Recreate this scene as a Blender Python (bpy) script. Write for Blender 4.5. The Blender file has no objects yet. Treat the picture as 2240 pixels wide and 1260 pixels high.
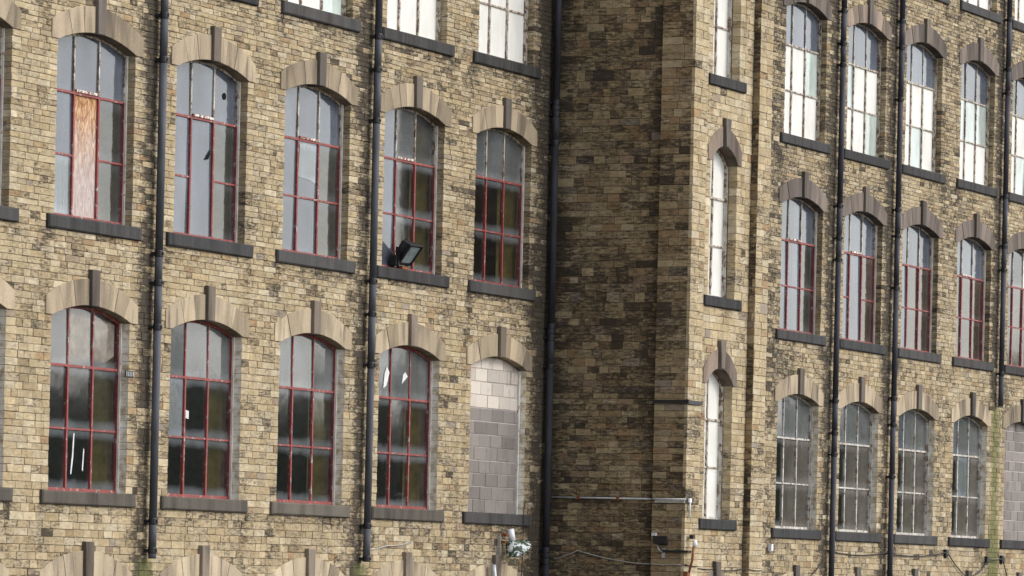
import bpy, math, random
import numpy as np
from mathutils import Matrix, Vector
R = math.radians
rng = random.Random(7)
nrng = np.random.default_rng(11)

# ------------------------------------------------------------------ camera, sky, sun
scene = bpy.context.scene
TH, HD, RHO, FPX, EYE = .4195, 33.663, .0229, 10500.0, -1.08
cam_d = bpy.data.cameras.new('camera')
cam = bpy.data.objects.new('camera', cam_d)
scene.collection.objects.link(cam)
scene.camera = cam
Fv = Vector((math.cos(TH), math.sin(TH), 0)); Rv = Vector((math.sin(TH), -math.cos(TH), 0)); Uv = Vector((0, 0, 1))
cr, sr = math.cos(RHO), math.sin(RHO)
ax = Rv * cr + Uv * sr; ay = -Rv * sr + Uv * cr; az = -Fv
cam.matrix_world = Matrix(((ax.x, ay.x, az.x, 0), (ax.y, ay.y, az.y, -HD), (ax.z, ay.z, az.z, EYE), (0, 0, 0, 1)))
cam_d.sensor_width = 36
cam_d.lens = FPX / 2240 * 36
cam_d.shift_y = (1262.3 - 630) / 2240
cam_d.clip_start = .5
cam_d.clip_end = 6000

SUN_TO = Vector((.34, -.74, .62)).normalized()         # towards the sun: in front of the mill, a little to its right
world = bpy.data.worlds.new('World'); scene.world = world; world.use_nodes = True
wn = world.node_tree; wn.nodes.clear()
wo = wn.nodes.new('ShaderNodeOutputWorld'); wb = wn.nodes.new('ShaderNodeBackground')
sky = wn.nodes.new('ShaderNodeTexSky'); sky.sky_type = 'NISHITA'; sky.sun_disc = False
sky.sun_elevation = math.asin(SUN_TO.z); sky.sun_rotation = math.atan2(SUN_TO.x, SUN_TO.y)
sky.air_density = 1.0; sky.dust_density = 1.6; sky.ozone_density = 1.0
hs = wn.nodes.new('ShaderNodeHueSaturation'); hs.inputs['Saturation'].default_value = .27
wn.links.new(sky.outputs[0], hs.inputs['Color']); wn.links.new(hs.outputs[0], wb.inputs[0])
wb.inputs[1].default_value = .15
wn.links.new(wb.outputs[0], wo.inputs[0])
sun_d = bpy.data.lights.new('sun', 'SUN'); sun_d.energy = .5; sun_d.angle = R(18); sun_d.color = (1, .955, .88)
sun = bpy.data.objects.new('sun', sun_d); scene.collection.objects.link(sun)
sun.rotation_euler = SUN_TO.to_track_quat('Z', 'Y').to_euler()
scene.view_settings.view_transform = 'Standard'; scene.view_settings.look = 'None'
scene.view_settings.gamma = 1; scene.view_settings.exposure = 1.14
scene.render.engine = 'CYCLES'
scene.cycles.use_denoising = True; scene.cycles.caustics_reflective = False; scene.cycles.caustics_refractive = False; scene.cycles.sample_clamp_indirect = 3
scene.cycles.max_bounces = 8; scene.cycles.transparent_max_bounces = 12

# ------------------------------------------------------------------ materials
def N(nt, t, **kw):
    n = nt.nodes.new(t)
    for k, v in kw.items(): setattr(n, k, v)
    return n
class Mat:
    def __init__(s, name):
        s.m = bpy.data.materials.new(name); s.m.use_nodes = True
        s.nt = s.m.node_tree; s.nt.nodes.clear()
        s.out = N(s.nt, 'ShaderNodeOutputMaterial')
        s.geo = None
    def link(s, a, b): s.nt.links.new(a, b)
    def put(s, sock, v):
        if hasattr(v, 'is_output') or isinstance(v, bpy.types.NodeSocket): s.link(v, sock)
        else: sock.default_value = v
    def pos(s):
        if not s.geo: s.geo = N(s.nt, 'ShaderNodeNewGeometry')
        return s.geo.outputs['Position']
    def math(s, op, a, b=0.0, clamp=False):
        n = N(s.nt, 'ShaderNodeMath', operation=op, use_clamp=clamp)
        s.put(n.inputs[0], a); s.put(n.inputs[1], b); return n.outputs[0]
    def vmath(s, op, a, b):
        n = N(s.nt, 'ShaderNodeVectorMath', operation=op)
        s.put(n.inputs[0], a); s.put(n.inputs[1], b); return n.outputs[0]
    def noise(s, vec, scale, detail=3, rough=.55, dist=0.0):
        n = N(s.nt, 'ShaderNodeTexNoise')
        s.put(n.inputs['Vector'], vec); n.inputs['Scale'].default_value = scale
        n.inputs['Detail'].default_value = detail; n.inputs['Roughness'].default_value = rough
        n.inputs['Distortion'].default_value = dist
        return n.outputs['Fac']
    def ramp(s, fac, stops, interp='LINEAR'):
        n = N(s.nt, 'ShaderNodeValToRGB'); n.color_ramp.interpolation = interp
        e = n.color_ramp.elements
        while len(e) < len(stops): e.new(.5)
        for i, (p, c) in enumerate(stops):
            e[i].position = p; e[i].color = (c, c, c, 1) if not isinstance(c, tuple) else (*c, 1)
        s.put(n.inputs[0], fac); return n.outputs[0]
    def smooth(s, v, lo, hi, a=0.0, b=1.0):
        n = N(s.nt, 'ShaderNodeMapRange', interpolation_type='SMOOTHSTEP')
        s.put(n.inputs['Value'], v); n.inputs['From Min'].default_value = lo; n.inputs['From Max'].default_value = hi
        n.inputs['To Min'].default_value = a; n.inputs['To Max'].default_value = b
        return n.outputs[0]
    def mix(s, fac, a, b, mode='MIX'):
        n = N(s.nt, 'ShaderNodeMix', data_type='RGBA', blend_type=mode)
        s.put(n.inputs[0], fac); 
        for sock, v in ((n.inputs[6], a), (n.inputs[7], b)):
            if isinstance(v, tuple): sock.default_value = (*v, 1)
            else: s.put(sock, v)
        return n.outputs[2]
    def rand(s): return N(s.nt, 'ShaderNodeObjectInfo').outputs['Random']
    def bump(s, h, strength=.3, dist=.01):
        n = N(s.nt, 'ShaderNodeBump'); n.inputs['Strength'].default_value = strength; n.inputs['Distance'].default_value = dist
        s.put(n.inputs['Height'], h); return n.outputs[0]
    def pbr(s, col, rough=.9, spec=.3, normal=None, metal=0.0):
        b = N(s.nt, 'ShaderNodeBsdfPrincipled')
        if isinstance(col, tuple): b.inputs['Base Color'].default_value = (*col, 1)
        else: s.put(b.inputs['Base Color'], col)
        s.put(b.inputs['Roughness'], rough); b.inputs['Specular IOR Level'].default_value = spec
        b.inputs['Metallic'].default_value = metal
        if normal is not None: s.link(normal, b.inputs['Normal'])
        s.link(b.outputs[0], s.out.inputs[0]); return b
    def attr(s, name):
        a = N(s.nt, 'ShaderNodeAttribute', attribute_name=name); return a
    def scalevec(s, v, sc):
        return s.vmath('MULTIPLY', v, sc)

SOOT = (.026, .022, .019)
def stone_mat(name, specks=False, filmc=(.155, .12, .08)):
    """coursed buff stone; face attribute tint = (tone, hue, soot, moss), seed = noise offset"""
    m = Mat(name)
    t = m.attr('tint'); sep = N(m.nt, 'ShaderNodeSeparateColor'); m.link(t.outputs['Color'], sep.inputs[0])
    tone, hue, soot = sep.outputs[0], sep.outputs[1], m.attr('soot').outputs['Fac']; moss = m.attr('moss').outputs['Fac']
    seed = m.attr('seed').outputs['Fac']
    sv = N(m.nt, 'ShaderNodeCombineXYZ'); m.link(seed, sv.inputs[0]); m.link(seed, sv.inputs[1]); m.link(seed, sv.inputs[2])
    pos = m.pos()
    base = m.ramp(hue, [(0, (.505, .425, .295)), (.28, (.45, .36, .228)), (.55, (.41, .318, .185)), (.76, (.355, .268, .158)), (.88, (.355, .235, .125)), (1, (.30, .255, .205))])
    p1 = m.vmath('ADD', pos, sv.outputs[0])
    base = m.mix(1, base, m.ramp(m.noise(m.scalevec(p1, (1, 1, 2.2)), 9, 4, .6), [(.25, .70), (.75, 1.16)]), 'MULTIPLY')
    base = m.mix(1, base, m.ramp(m.noise(p1, 70, 2), [(.3, .88), (.7, 1.1)]), 'MULTIPLY')
    tc = N(m.nt, 'ShaderNodeCombineColor'); [m.link(tone, tc.inputs[i]) for i in range(3)]
    base = m.mix(1, base, tc.outputs[0], 'MULTIPLY')
    # soot: blotches that differ from stone to stone, plus long flecks that run over the joints
    n1 = m.noise(m.scalevec(p1, (1, 1, 3.0)), 11, 4, .68, .7)
    n2 = m.noise(m.scalevec(pos, (1, 1, 4.2)), 6.5, 4, .66, .5)
    nn = m.math('ADD', m.math('MULTIPLY', n1, .5), m.math('MULTIPLY', n2, .5))
    big = m.math('SUBTRACT', m.noise(m.scalevec(pos, (1, 1, .8)), .55, 3, .6), .5)
    lvl = m.math('ADD', m.math('ADD', nn, m.math('MULTIPLY', big, .18)), m.math('MULTIPLY', soot, .27))  # soot level also carries the painted shadow beside the drainpipes
    drip = m.noise(m.scalevec(pos, (5, 5, .35)), 1.0, 3, .6)
    base = m.mix(1, base, m.ramp(drip, [(.3, .84), (.65, 1.06)]), 'MULTIPLY')
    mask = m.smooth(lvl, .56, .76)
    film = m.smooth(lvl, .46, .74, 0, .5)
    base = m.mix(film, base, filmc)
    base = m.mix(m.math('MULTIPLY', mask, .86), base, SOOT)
    # green growth where water runs
    mm = m.smooth(m.math('ADD', m.math('MULTIPLY', m.noise(m.scalevec(pos, (2, 2, 1)), 9, 5, .7), .75), m.math('MULTIPLY', moss, .72)), .50, .95, 0, .85)
    base = m.mix(mm, base, (.125, .13, .045))
    if specks:
        sp = m.smooth(m.noise(m.scalevec(pos, (1, 1, .8)), 21, 2, .5), .775, .80)
        base = m.mix(m.math('MULTIPLY', sp, .75), base, (.62, .62, .6))
    h = m.math('ADD', m.math('MULTIPLY', m.noise(p1, 16, 4, .6), 1.0), m.math('MULTIPLY', n1, .5))
    m.pbr(base, .93, .2, m.bump(h, .55, .012))
    return m.m
M = {}
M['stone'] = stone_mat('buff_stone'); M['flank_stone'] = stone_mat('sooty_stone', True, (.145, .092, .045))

def mk(name, f):
    m = Mat(name); f(m); M[name] = m.m
def _mortar(m):
    n = m.noise(m.pos(), 8, 4)
    m.pbr(m.ramp(n, [(.3, (.075, .058, .042)), (.7, (.18, .14, .10))]), .95, .1, m.bump(m.noise(m.pos(), 60, 2), .4, .004))
mk('mortar', _mortar)
mk('arch_joint', lambda m: m.pbr(m.ramp(m.noise(m.pos(), 9, 3), [(.3, (.20, .165, .12)), (.7, (.34, .28, .20))]), .95, .1))
def _whitewash(m):
    n = m.noise(m.pos(), 7, 4)
    m.pbr(m.ramp(n, [(.36, (.42, .34, .22)), (.52, (.72, .66, .55)), (.8, (.90, .88, .83))]), .9, .2, m.bump(m.noise(m.pos(), 30, 3), .4, .006))
mk('whitewash', _whitewash)
mk('whitewash_thin', lambda m: m.pbr(m.ramp(m.noise(m.pos(), 11, 3), [(.35, (.16, .13, .09)), (.65, (.5, .47, .41))]), .9, .2))
def arch_mat(name, c0, c1, c2, dark, run=None):
    m = Mat(name); pos = m.pos(); r = m.rand()
    off = N(m.nt, 'ShaderNodeCombineXYZ'); m.link(m.math('MULTIPLY', r, 37.0), off.inputs[0])
    st = m.noise(m.vmath('ADD', m.scalevec(pos, (2.6, 2.6, .6)), off.outputs[0]), 1.3, 2, .5)
    col = m.mix(1, m.ramp(r, [(0, c0), (.5, c1), (1, c2)]), m.ramp(m.math('FRACT', m.math('MULTIPLY', r, 7.3)), [(0, .66), (.5, 1.0), (1, 1.2)]), 'MULTIPLY')
    col = m.mix(1, col, m.ramp(st, [(.30, .55), (.5, 1.0), (.75, 1.22)]), 'MULTIPLY')
    col = m.mix(1, col, m.ramp(m.noise(pos, 40, 3), [(.3, .85), (.7, 1.1)]), 'MULTIPLY')
    st2 = m.noise(m.scalevec(pos, (5, 5, .7)), 1.2, 3, .55)
    col = m.mix(m.smooth(st2, .56, .74, 0, dark), col, (.07, .055, .045))
    wear = m.noise(m.scalevec(pos, (11, 11, 1.2)), 1.0, 4, .7)
    col = m.mix(m.smooth(wear, .60, .74, 0, .16), col, m.mix(1, col, (1.9, 1.85, 1.75), 'MULTIPLY'))
    if run: col = m.mix(m.smooth(m.noise(m.scalevec(pos, (14, 14, .9)), 1.0, 4, .75), .50, .72, 0, .6), col, run)
    col = m.mix(m.smooth(m.noise(pos, 17, 4, .7), .66, .74, 0, .6), col, SOOT)
    m.pbr(col, .9, .25, m.bump(m.noise(pos, 25, 3), .3, .005)); M[name] = m.m
arch_mat('arch_stone', (.34, .272, .19), (.375, .30, .205), (.285, .225, .16), .75)
arch_mat('arch_stone_brown', (.205, .158, .122), (.25, .19, .145), (.17, .132, .105), .65)
arch_mat('arch_stone_buff', (.44, .36, .25), (.40, .32, .215), (.33, .265, .19), .7)
arch_mat('arch_stone_dark', (.15, .12, .10), (.18, .145, .12), (.125, .10, .088), .7)
arch_mat('keystone_dark', (.105, .09, .08), (.15, .125, .10), (.085, .075, .068), .6)
arch_mat('keystone_mid', (.17, .14, .11), (.22, .175, .135), (.14, .115, .095), .6)
arch_mat('sill_dark', (.043, .041, .041), (.058, .055, .053), (.036, .035, .036), .5, (.085, .082, .075))
arch_mat('sill_grey', (.10, .088, .072), (.12, .105, .085), (.085, .076, .064), .6, (.13, .117, .098))

def paint_mat(name, paint, under, amount, rough=.55):
    m = Mat(name); pos = m.pos()
    n = m.noise(m.scalevec(pos, (1, 1, .6)), 14, 5, .7)
    col = m.mix(1, paint, m.ramp(m.noise(pos, 5, 3), [(.3, .75), (.7, 1.15)]), 'MULTIPLY')
    col = m.mix(m.smooth(n, .68 - amount, .74 - amount), col, m.ramp(m.noise(pos, 30, 2), [(.42, under[0]), (.58, under[1])]))
    m.pbr(col, rough, .35, m.bump(n, .4, .004)); M[name] = m.m
paint_mat('red_paint', (.245, .05, .044), ((.46, .38, .33), (.12, .04, .03)), .13)
paint_mat('cream_paint', (.50, .45, .37), ((.22, .13, .085), (.08, .06, .05)), .20)
paint_mat('white_paint', (.54, .52, .47), ((.28, .18, .12), (.12, .08, .06)), .17)
paint_mat('peeling_paint', (.68, .65, .60), ((.24, .06, .05), (.25, .17, .13)), .08)
paint_mat('peeling_ledge', (.74, .70, .63), ((.30, .07, .045), (.06, .04, .03)), .22)

def glass_mat(name, dirt, base, tint=(.90, .92, .90), edge=.55, gl=1.0, streak=.25):
    """old sheet glass: clear layer with a film of dirt that is thicker along the edges of the pane"""
    m = Mat(name)
    g = N(m.nt, 'ShaderNodeTexCoord').outputs['Generated']
    sx = N(m.nt, 'ShaderNodeSeparateXYZ'); m.link(g, sx.inputs[0])
    x, z = sx.outputs[0], sx.outputs[2]; pos = m.pos()
    ez = m.math('MINIMUM', z, m.math('SUBTRACT', 1.0, z)); ex = m.math('MINIMUM', x, m.math('SUBTRACT', 1.0, x))
    jit = m.math('MULTIPLY', m.math('SUBTRACT', m.noise(pos, 4, 3), .5), .12)
    e = m.math('ADD', m.smooth(m.math('ADD', ez, jit), .02, .22, 1, 0), m.math('MULTIPLY', m.smooth(m.math('ADD', ex, jit), .0, .14, 1, 0), .35))
    n = m.noise(m.scalevec(pos, (1, 1, .45)), 2.2, 4, .6)
    run = m.noise(m.scalevec(pos, (16, 16, .5)), 1.0, 2, .5)
    mask = m.math('ADD', m.math('ADD', m.math('MULTIPLY', e, edge), base), m.math('MULTIPLY', m.math('SUBTRACT', n, .5), .42))
    mask = m.math('ADD', mask, m.math('MULTIPLY', m.math('SUBTRACT', run, .5), streak))
    mask = m.math('MINIMUM', m.math('MAXIMUM', mask, .04), .97)
    dcol = m.mix(1, dirt, m.ramp(m.noise(m.scalevec(pos, (1, 1, .45)), 1.3, 4, .6), [(.3, .66), (.7, 1.30)]), 'MULTIPLY')
    d = N(m.nt, 'ShaderNodeBsdfDiffuse'); m.link(dcol, d.inputs[0])
    tr = N(m.nt, 'ShaderNodeBsdfTransparent'); tr.inputs[0].default_value = (*tint, 1)
    gs = N(m.nt, 'ShaderNodeBsdfGlossy'); gs.inputs['Roughness'].default_value = .06; gs.inputs[0].default_value = (gl, gl, gl, 1)
    m.link(m.bump(m.noise(pos, 2.3, 2), .05, .02), gs.inputs['Normal'])
    fr = N(m.nt, 'ShaderNodeFresnel'); fr.inputs[0].default_value = 1.5
    a = N(m.nt, 'ShaderNodeMixShader'); m.link(mask, a.inputs[0]); m.link(tr.outputs[0], a.inputs[1]); m.link(d.outputs[0], a.inputs[2])
    b = N(m.nt, 'ShaderNodeMixShader'); m.link(fr.outputs[0], b.inputs[0]); m.link(a.outputs[0], b.inputs[1]); m.link(gs.outputs[0], b.inputs[2])
    m.link(b.outputs[0], m.out.inputs[0]); M[name] = m.m
glass_mat('g', (.105, .120, .150), .74, edge=.12, streak=.06)       # greyed over
glass_mat('e', (.14, .148, .152), .22, tint=(.97, .97, .96), edge=.25, streak=.06)       # thin film
glass_mat('h', (.165, .175, .18), .55, edge=.30, streak=.10)       # hazy
glass_mat('d', (.15, .16, .17), -.06, tint=(.97, .97, .96), edge=.66, streak=.08)       # clear enough to look in
glass_mat('b', (.17, .155, .14), .40, edge=.40, streak=.12)      # brown film
glass_mat('r', (.105, .08, .07), .42, edge=.30, streak=.12)       # red-brown film
glass_mat('p', (.46, .52, .48), .93, edge=.05, streak=.1)          # whitened pane
glass_mat('s', (.24, .27, .29), .50, edge=.3, streak=.5)           # torn plastic sheet
def _board(m):
    pos = m.pos(); c = m.ramp(m.noise(m.scalevec(pos, (1, 1, .5)), 3, 4), [(.3, (.60, .585, .54)), (.7, (.72, .71, .67))])
    c = m.mix(m.smooth(m.noise(pos, 38, 2), .73, .77, 0, .55), c, (.45, .40, .34)); m.pbr(c, .75, .2)
mk('w', _board)
def _osb(m):
    pos = m.pos(); r = m.noise(m.scalevec(pos, (1, 1, .28)), 20, 3, .7, 1.0)
    c = m.ramp(r, [(.38, (.20, .085, .03)), (.5, (.42, .215, .09)), (.62, (.60, .42, .26))])
    sx = N(m.nt, 'ShaderNodeSeparateXYZ'); m.link(pos, sx.inputs[0])
    wz = m.math('ADD', sx.outputs[2], m.math('MULTIPLY', m.noise(pos, 6, 4), 1.1))
    c = m.mix(m.smooth(wz, 4.9, 6.3, .9, 0), c, m.ramp(r, [(.35, (.36, .29, .27)), (.7, (.54, .48, .47))])); m.pbr(c, .8, .2)
mk('osb', _osb)
def _block(lo, hi):
    def f(m):
        pos = m.pos(); c = m.ramp(m.noise(pos, 45, 3, .7), [(.3, lo), (.7, hi)])
        c = m.mix(m.smooth(m.noise(m.scalevec(pos, (1, 1, .5)), 3.5, 4, .7), .52, .75, 0, .55), c, (.10, .085, .07))
        c = m.mix(1, c, m.ramp(m.rand(), [(0, .76), (1, 1.12)]), 'MULTIPLY'); m.pbr(c, .95, .1, m.bump(m.noise(pos, 80, 2), .5, .006))
    return f
mk('block_pink', _block((.195, .172, .155), (.28, .25, .232)))
mk('block_cream', _block((.50, .44, .38), (.62, .56, .50)))
mk('block_mortar', _block((.42, .37, .34), (.52, .47, .44)))
mk('block_mortar_dark', _block((.12, .10, .085), (.2, .17, .14)))
def _plain(c, rough=.8, spec=.3, var=.25, sc=6, metal=0.0):
    def f(m):
        n = m.noise(m.pos(), sc, 4)
        m.pbr(m.mix(1, c, m.ramp(n, [(.3, 1 - var), (.7, 1 + var)]), 'MULTIPLY'), rough, spec, metal=metal)
    return f
mk('inner_reveal', _plain((.90, .76, .27), .9, .1, .3, 4))
mk('inner_wall', _plain((.16, .14, .11), .95, .1))
mk('inner_floor', _plain((.07, .055, .04), .95, .1))
mk('slate', _plain((.05, .052, .058), .7))
def _pipe(c):
    def f(m):
        pos = m.pos(); n = m.noise(m.scalevec(pos, (1, 1, .25)), 6, 4)
        col = m.mix(1, c, m.ramp(n, [(.3, .65), (.7, 1.35)]), 'MULTIPLY')
        col = m.mix(m.smooth(m.noise(m.scalevec(pos, (1, 1, .4)), 18, 3, .6), .70, .76, 0, .6), col, (.32, .32, .34))
        col = m.mix(m.smooth(m.noise(m.scalevec(pos, (1, 1, .5)), 9, 4, .7), .62, .72, 0, .5), col, (.085, .05, .035))
        m.pbr(col, .68, .25, m.bump(m.noise(pos, 30, 3), .2, .004))
    return f
mk('pipe_grey', _pipe((.072, .075, .086))); mk('pipe_violet', _pipe((.052, .052, .066))); mk('pipe_black', _pipe((.030, .030, .036)))
mk('collar_black', _plain((.016, .016, .02), .5, .4))
mk('black_metal', _plain((.012, .012, .013), .45, .4)); mk('galvanised', _plain((.38, .39, .40), .45, .5, .2, 12, .3))
mk('rust', _plain((.20, .075, .03), .9, .2, .5, 20)); mk('pale_conduit', _plain((.50, .50, .50), .6, .3, .2, 9))
mk('pale_rail', _plain((.34, .32, .28), .8, .3, .3, 12)); mk('cable_black', _plain((.03, .028, .027), .7)); mk('cable_pale', _plain((.36, .34, .31), .7))
mk('lamp_glass', _plain((.24, .28, .285), .15, .6, .3, 9)); mk('lamp_white', _plain((.74, .75, .77), .5, .4, .1)); mk('card', _plain((.36, .30, .25), .9, .1, .35, 7))
mk('paper', _plain((.62, .62, .60), .9, .1, .15, 9)); mk('void', _plain((.008, .008, .008), .9, .1))
def _camo(m):
    n = m.noise(m.pos(), 11, 3, .6, .5); m.pbr(m.ramp(n, [(.52, (.035, .06, .035)), (.57, (.55, .58, .58))]), .6, .3)
mk('peeling_green', _camo)
def _ground(m):
    pos = m.pos(); n = m.noise(pos, .15, 5)
    m.pbr(m.ramp(n, [(.4, (.06, .058, .055)), (.6, (.10, .098, .09))]), .95, .1, m.bump(m.noise(pos, 12, 4), .4, .03))
mk('ground', _ground)
def _hill(m):
    pos = m.pos(); n = m.noise(pos, .06, 6, .65)
    m.pbr(m.ramp(n, [(.35, (.02, .03, .013)), (.55, (.045, .055, .022)), (.75, (.085, .095, .04))]), .95, .1, m.bump(n, 1, 3))
mk('hill', _hill)

# ------------------------------------------------------------------ helpers
COL = scene.collection
WP = {}
def link(name, data, parent=None, loc=(0, 0, 0)):
    o = bpy.data.objects.new(name, data); COL.objects.link(o)
    loc = Vector(loc); WP[o] = loc
    if parent is not None:
        o.parent = parent; o.location = loc - WP[parent]
    else: o.location = loc
    return o
def thing(name, label, cat, loc, group=None):
    o = link(name, None, None, loc); o.empty_display_size = .2
    tag(o, label, cat, group); return o
def tag(o, label=None, cat=None, group=None, kind=None):
    if label: o['label'] = label
    if cat: o['category'] = cat
    if group: o['group'] = group
    if kind: o['kind'] = kind
    return o
class MB:
    def __init__(s): s.v = []; s.f = []; s.mi = []
    def add(s, vs, fs, mi=0):
        b = len(s.v); s.v += [tuple(p) for p in vs]
        for f in fs: s.f.append([b + i for i in f]); s.mi.append(mi)
        return s
    def box(s, x0, x1, y0, y1, z0, z1, mi=0):
        v = [(x, y, z) for x in (x0, x1) for y in (y0, y1) for z in (z0, z1)]
        return s.add(v, [(0, 1, 3, 2), (4, 6, 7, 5), (0, 4, 5, 1), (2, 3, 7, 6), (0, 2, 6, 4), (1, 5, 7, 3)], mi)
    def bbox(s, x0, x1, y0, y1, z0, z1, c=.008, jit=0.0, mi=0):
        """block with its front (low y) edges chamfered"""
        j = lambda: rng.uniform(-jit, jit)
        fr = [(x0 + c + j(), y0, z0 + c + j()), (x1 - c + j(), y0, z0 + c + j()), (x1 - c + j(), y0, z1 - c + j()), (x0 + c + j(), y0, z1 - c + j())]
        md = [(x0, y0 + c, z0), (x1, y0 + c, z0), (x1, y0 + c, z1), (x0, y0 + c, z1)]
        bk = [(x, y1, z) for x, _, z in md]
        fs = [(0, 1, 2, 3)] + [(i, i + 4, (i + 1) % 4 + 4, (i + 1) % 4) for i in range(4)] + [(i + 4, i + 8, (i + 1) % 4 + 8, (i + 1) % 4 + 4) for i in range(4)] + [(11, 10, 9, 8)]
        return s.add(fr + md + bk, fs, mi)
    def prism(s, poly, y0, y1, c=0.0, mi=0):
        """poly: (x,z) counter-clockwise seen from the front (low y); c: chamfer of the front edge"""
        n = len(poly); cx = sum(p[0] for p in poly) / n; cz = sum(p[1] for p in poly) / n
        def ins(p):
            dx, dz = p[0] - cx, p[1] - cz; L = math.hypot(dx, dz) or 1
            k = max(0, 1 - 1.35 * c / L); return (cx + dx * k, y0, cz + dz * k)
        if c:
            v = [ins(p) for p in poly] + [(x, y0 + c, z) for x, z in poly] + [(x, y1, z) for x, z in poly]; k = 2
        else:
            v = [(x, y0, z) for x, z in poly] + [(x, y1, z) for x, z in poly]; k = 1
        fs = [tuple(range(n))]
        for r in range(k):
            for i in range(n):
                j = (i + 1) % n; fs.append((r * n + i, r * n + n + i, r * n + n + j, r * n + j))
        fs.append(tuple(k * n + i for i in reversed(range(n))))
        return s.add(v, fs, mi)
    def tube(s, pts, r, seg=10, caps=True, mi=0):
        pts = [Vector(p) for p in pts]; rs = r if isinstance(r, (list, tuple)) else [r] * len(pts)
        b = len(s.v); ref = None
        for i, p in enumerate(pts):
            d = (pts[min(i + 1, len(pts) - 1)] - pts[max(i - 1, 0)]).normalized()
            if ref is None: ref = d.orthogonal().normalized()
            ref = (ref - d * ref.dot(d)).normalized(); w = d.cross(ref)
            for k in range(seg):
                a = 2 * math.pi * k / seg; s.v.append(tuple(p + (ref * math.cos(a) + w * math.sin(a)) * rs[i]))
        for i in range(len(pts) - 1):
            for k in range(seg):
                k2 = (k + 1) % seg
                s.f.append([b + i * seg + k, b + i * seg + k2, b + (i + 1) * seg + k2, b + (i + 1) * seg + k]); s.mi.append(mi)
        if caps:
            s.f.append([b + k for k in reversed(range(seg))]); s.mi.append(mi)
            e = b + (len(pts) - 1) * seg; s.f.append([e + k for k in range(seg)]); s.mi.append(mi)
        return s
    def mesh(s, name, mats, smooth=False):
        me = bpy.data.meshes.new(name); me.from_pydata(s.v, [], s.f); me.update()
        for m in (mats if isinstance(mats, (list, tuple)) else [mats]): me.materials.append(M[m])
        if any(s.mi): me.polygons.foreach_set('material_index', s.mi)
        if smooth: me.polygons.foreach_set('use_smooth', [True] * len(s.f))
        return me
    def build(s, name, mats, parent=None, loc=(0, 0, 0), smooth=False):
        return link(name, s.mesh(name, mats, smooth), parent, loc)

# ------------------------------------------------------------------ stonework
def proj_area(p, n, a):
    """size in the picture of a face of area a at p with normal n; 0 outside the frame"""
    d = np.array([p[0], p[1] + HD, p[2] - EYE]); Fd = d[0] * Fv.x + d[1] * Fv.y
    if Fd < 1: return 0
    u = FPX * (d[0] * Rv.x + d[1] * Rv.y) / Fd; v = FPX * d[2] / Fd
    px = 1120 + u * cr + v * sr; py = 1262.3 + u * sr - v * cr
    if not (6 < px < 2234 and 6 < py < 1254): return 0
    return a * max(0, -float(np.dot(n, d)) / np.linalg.norm(d)) * (FPX / Fd) ** 2

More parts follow.
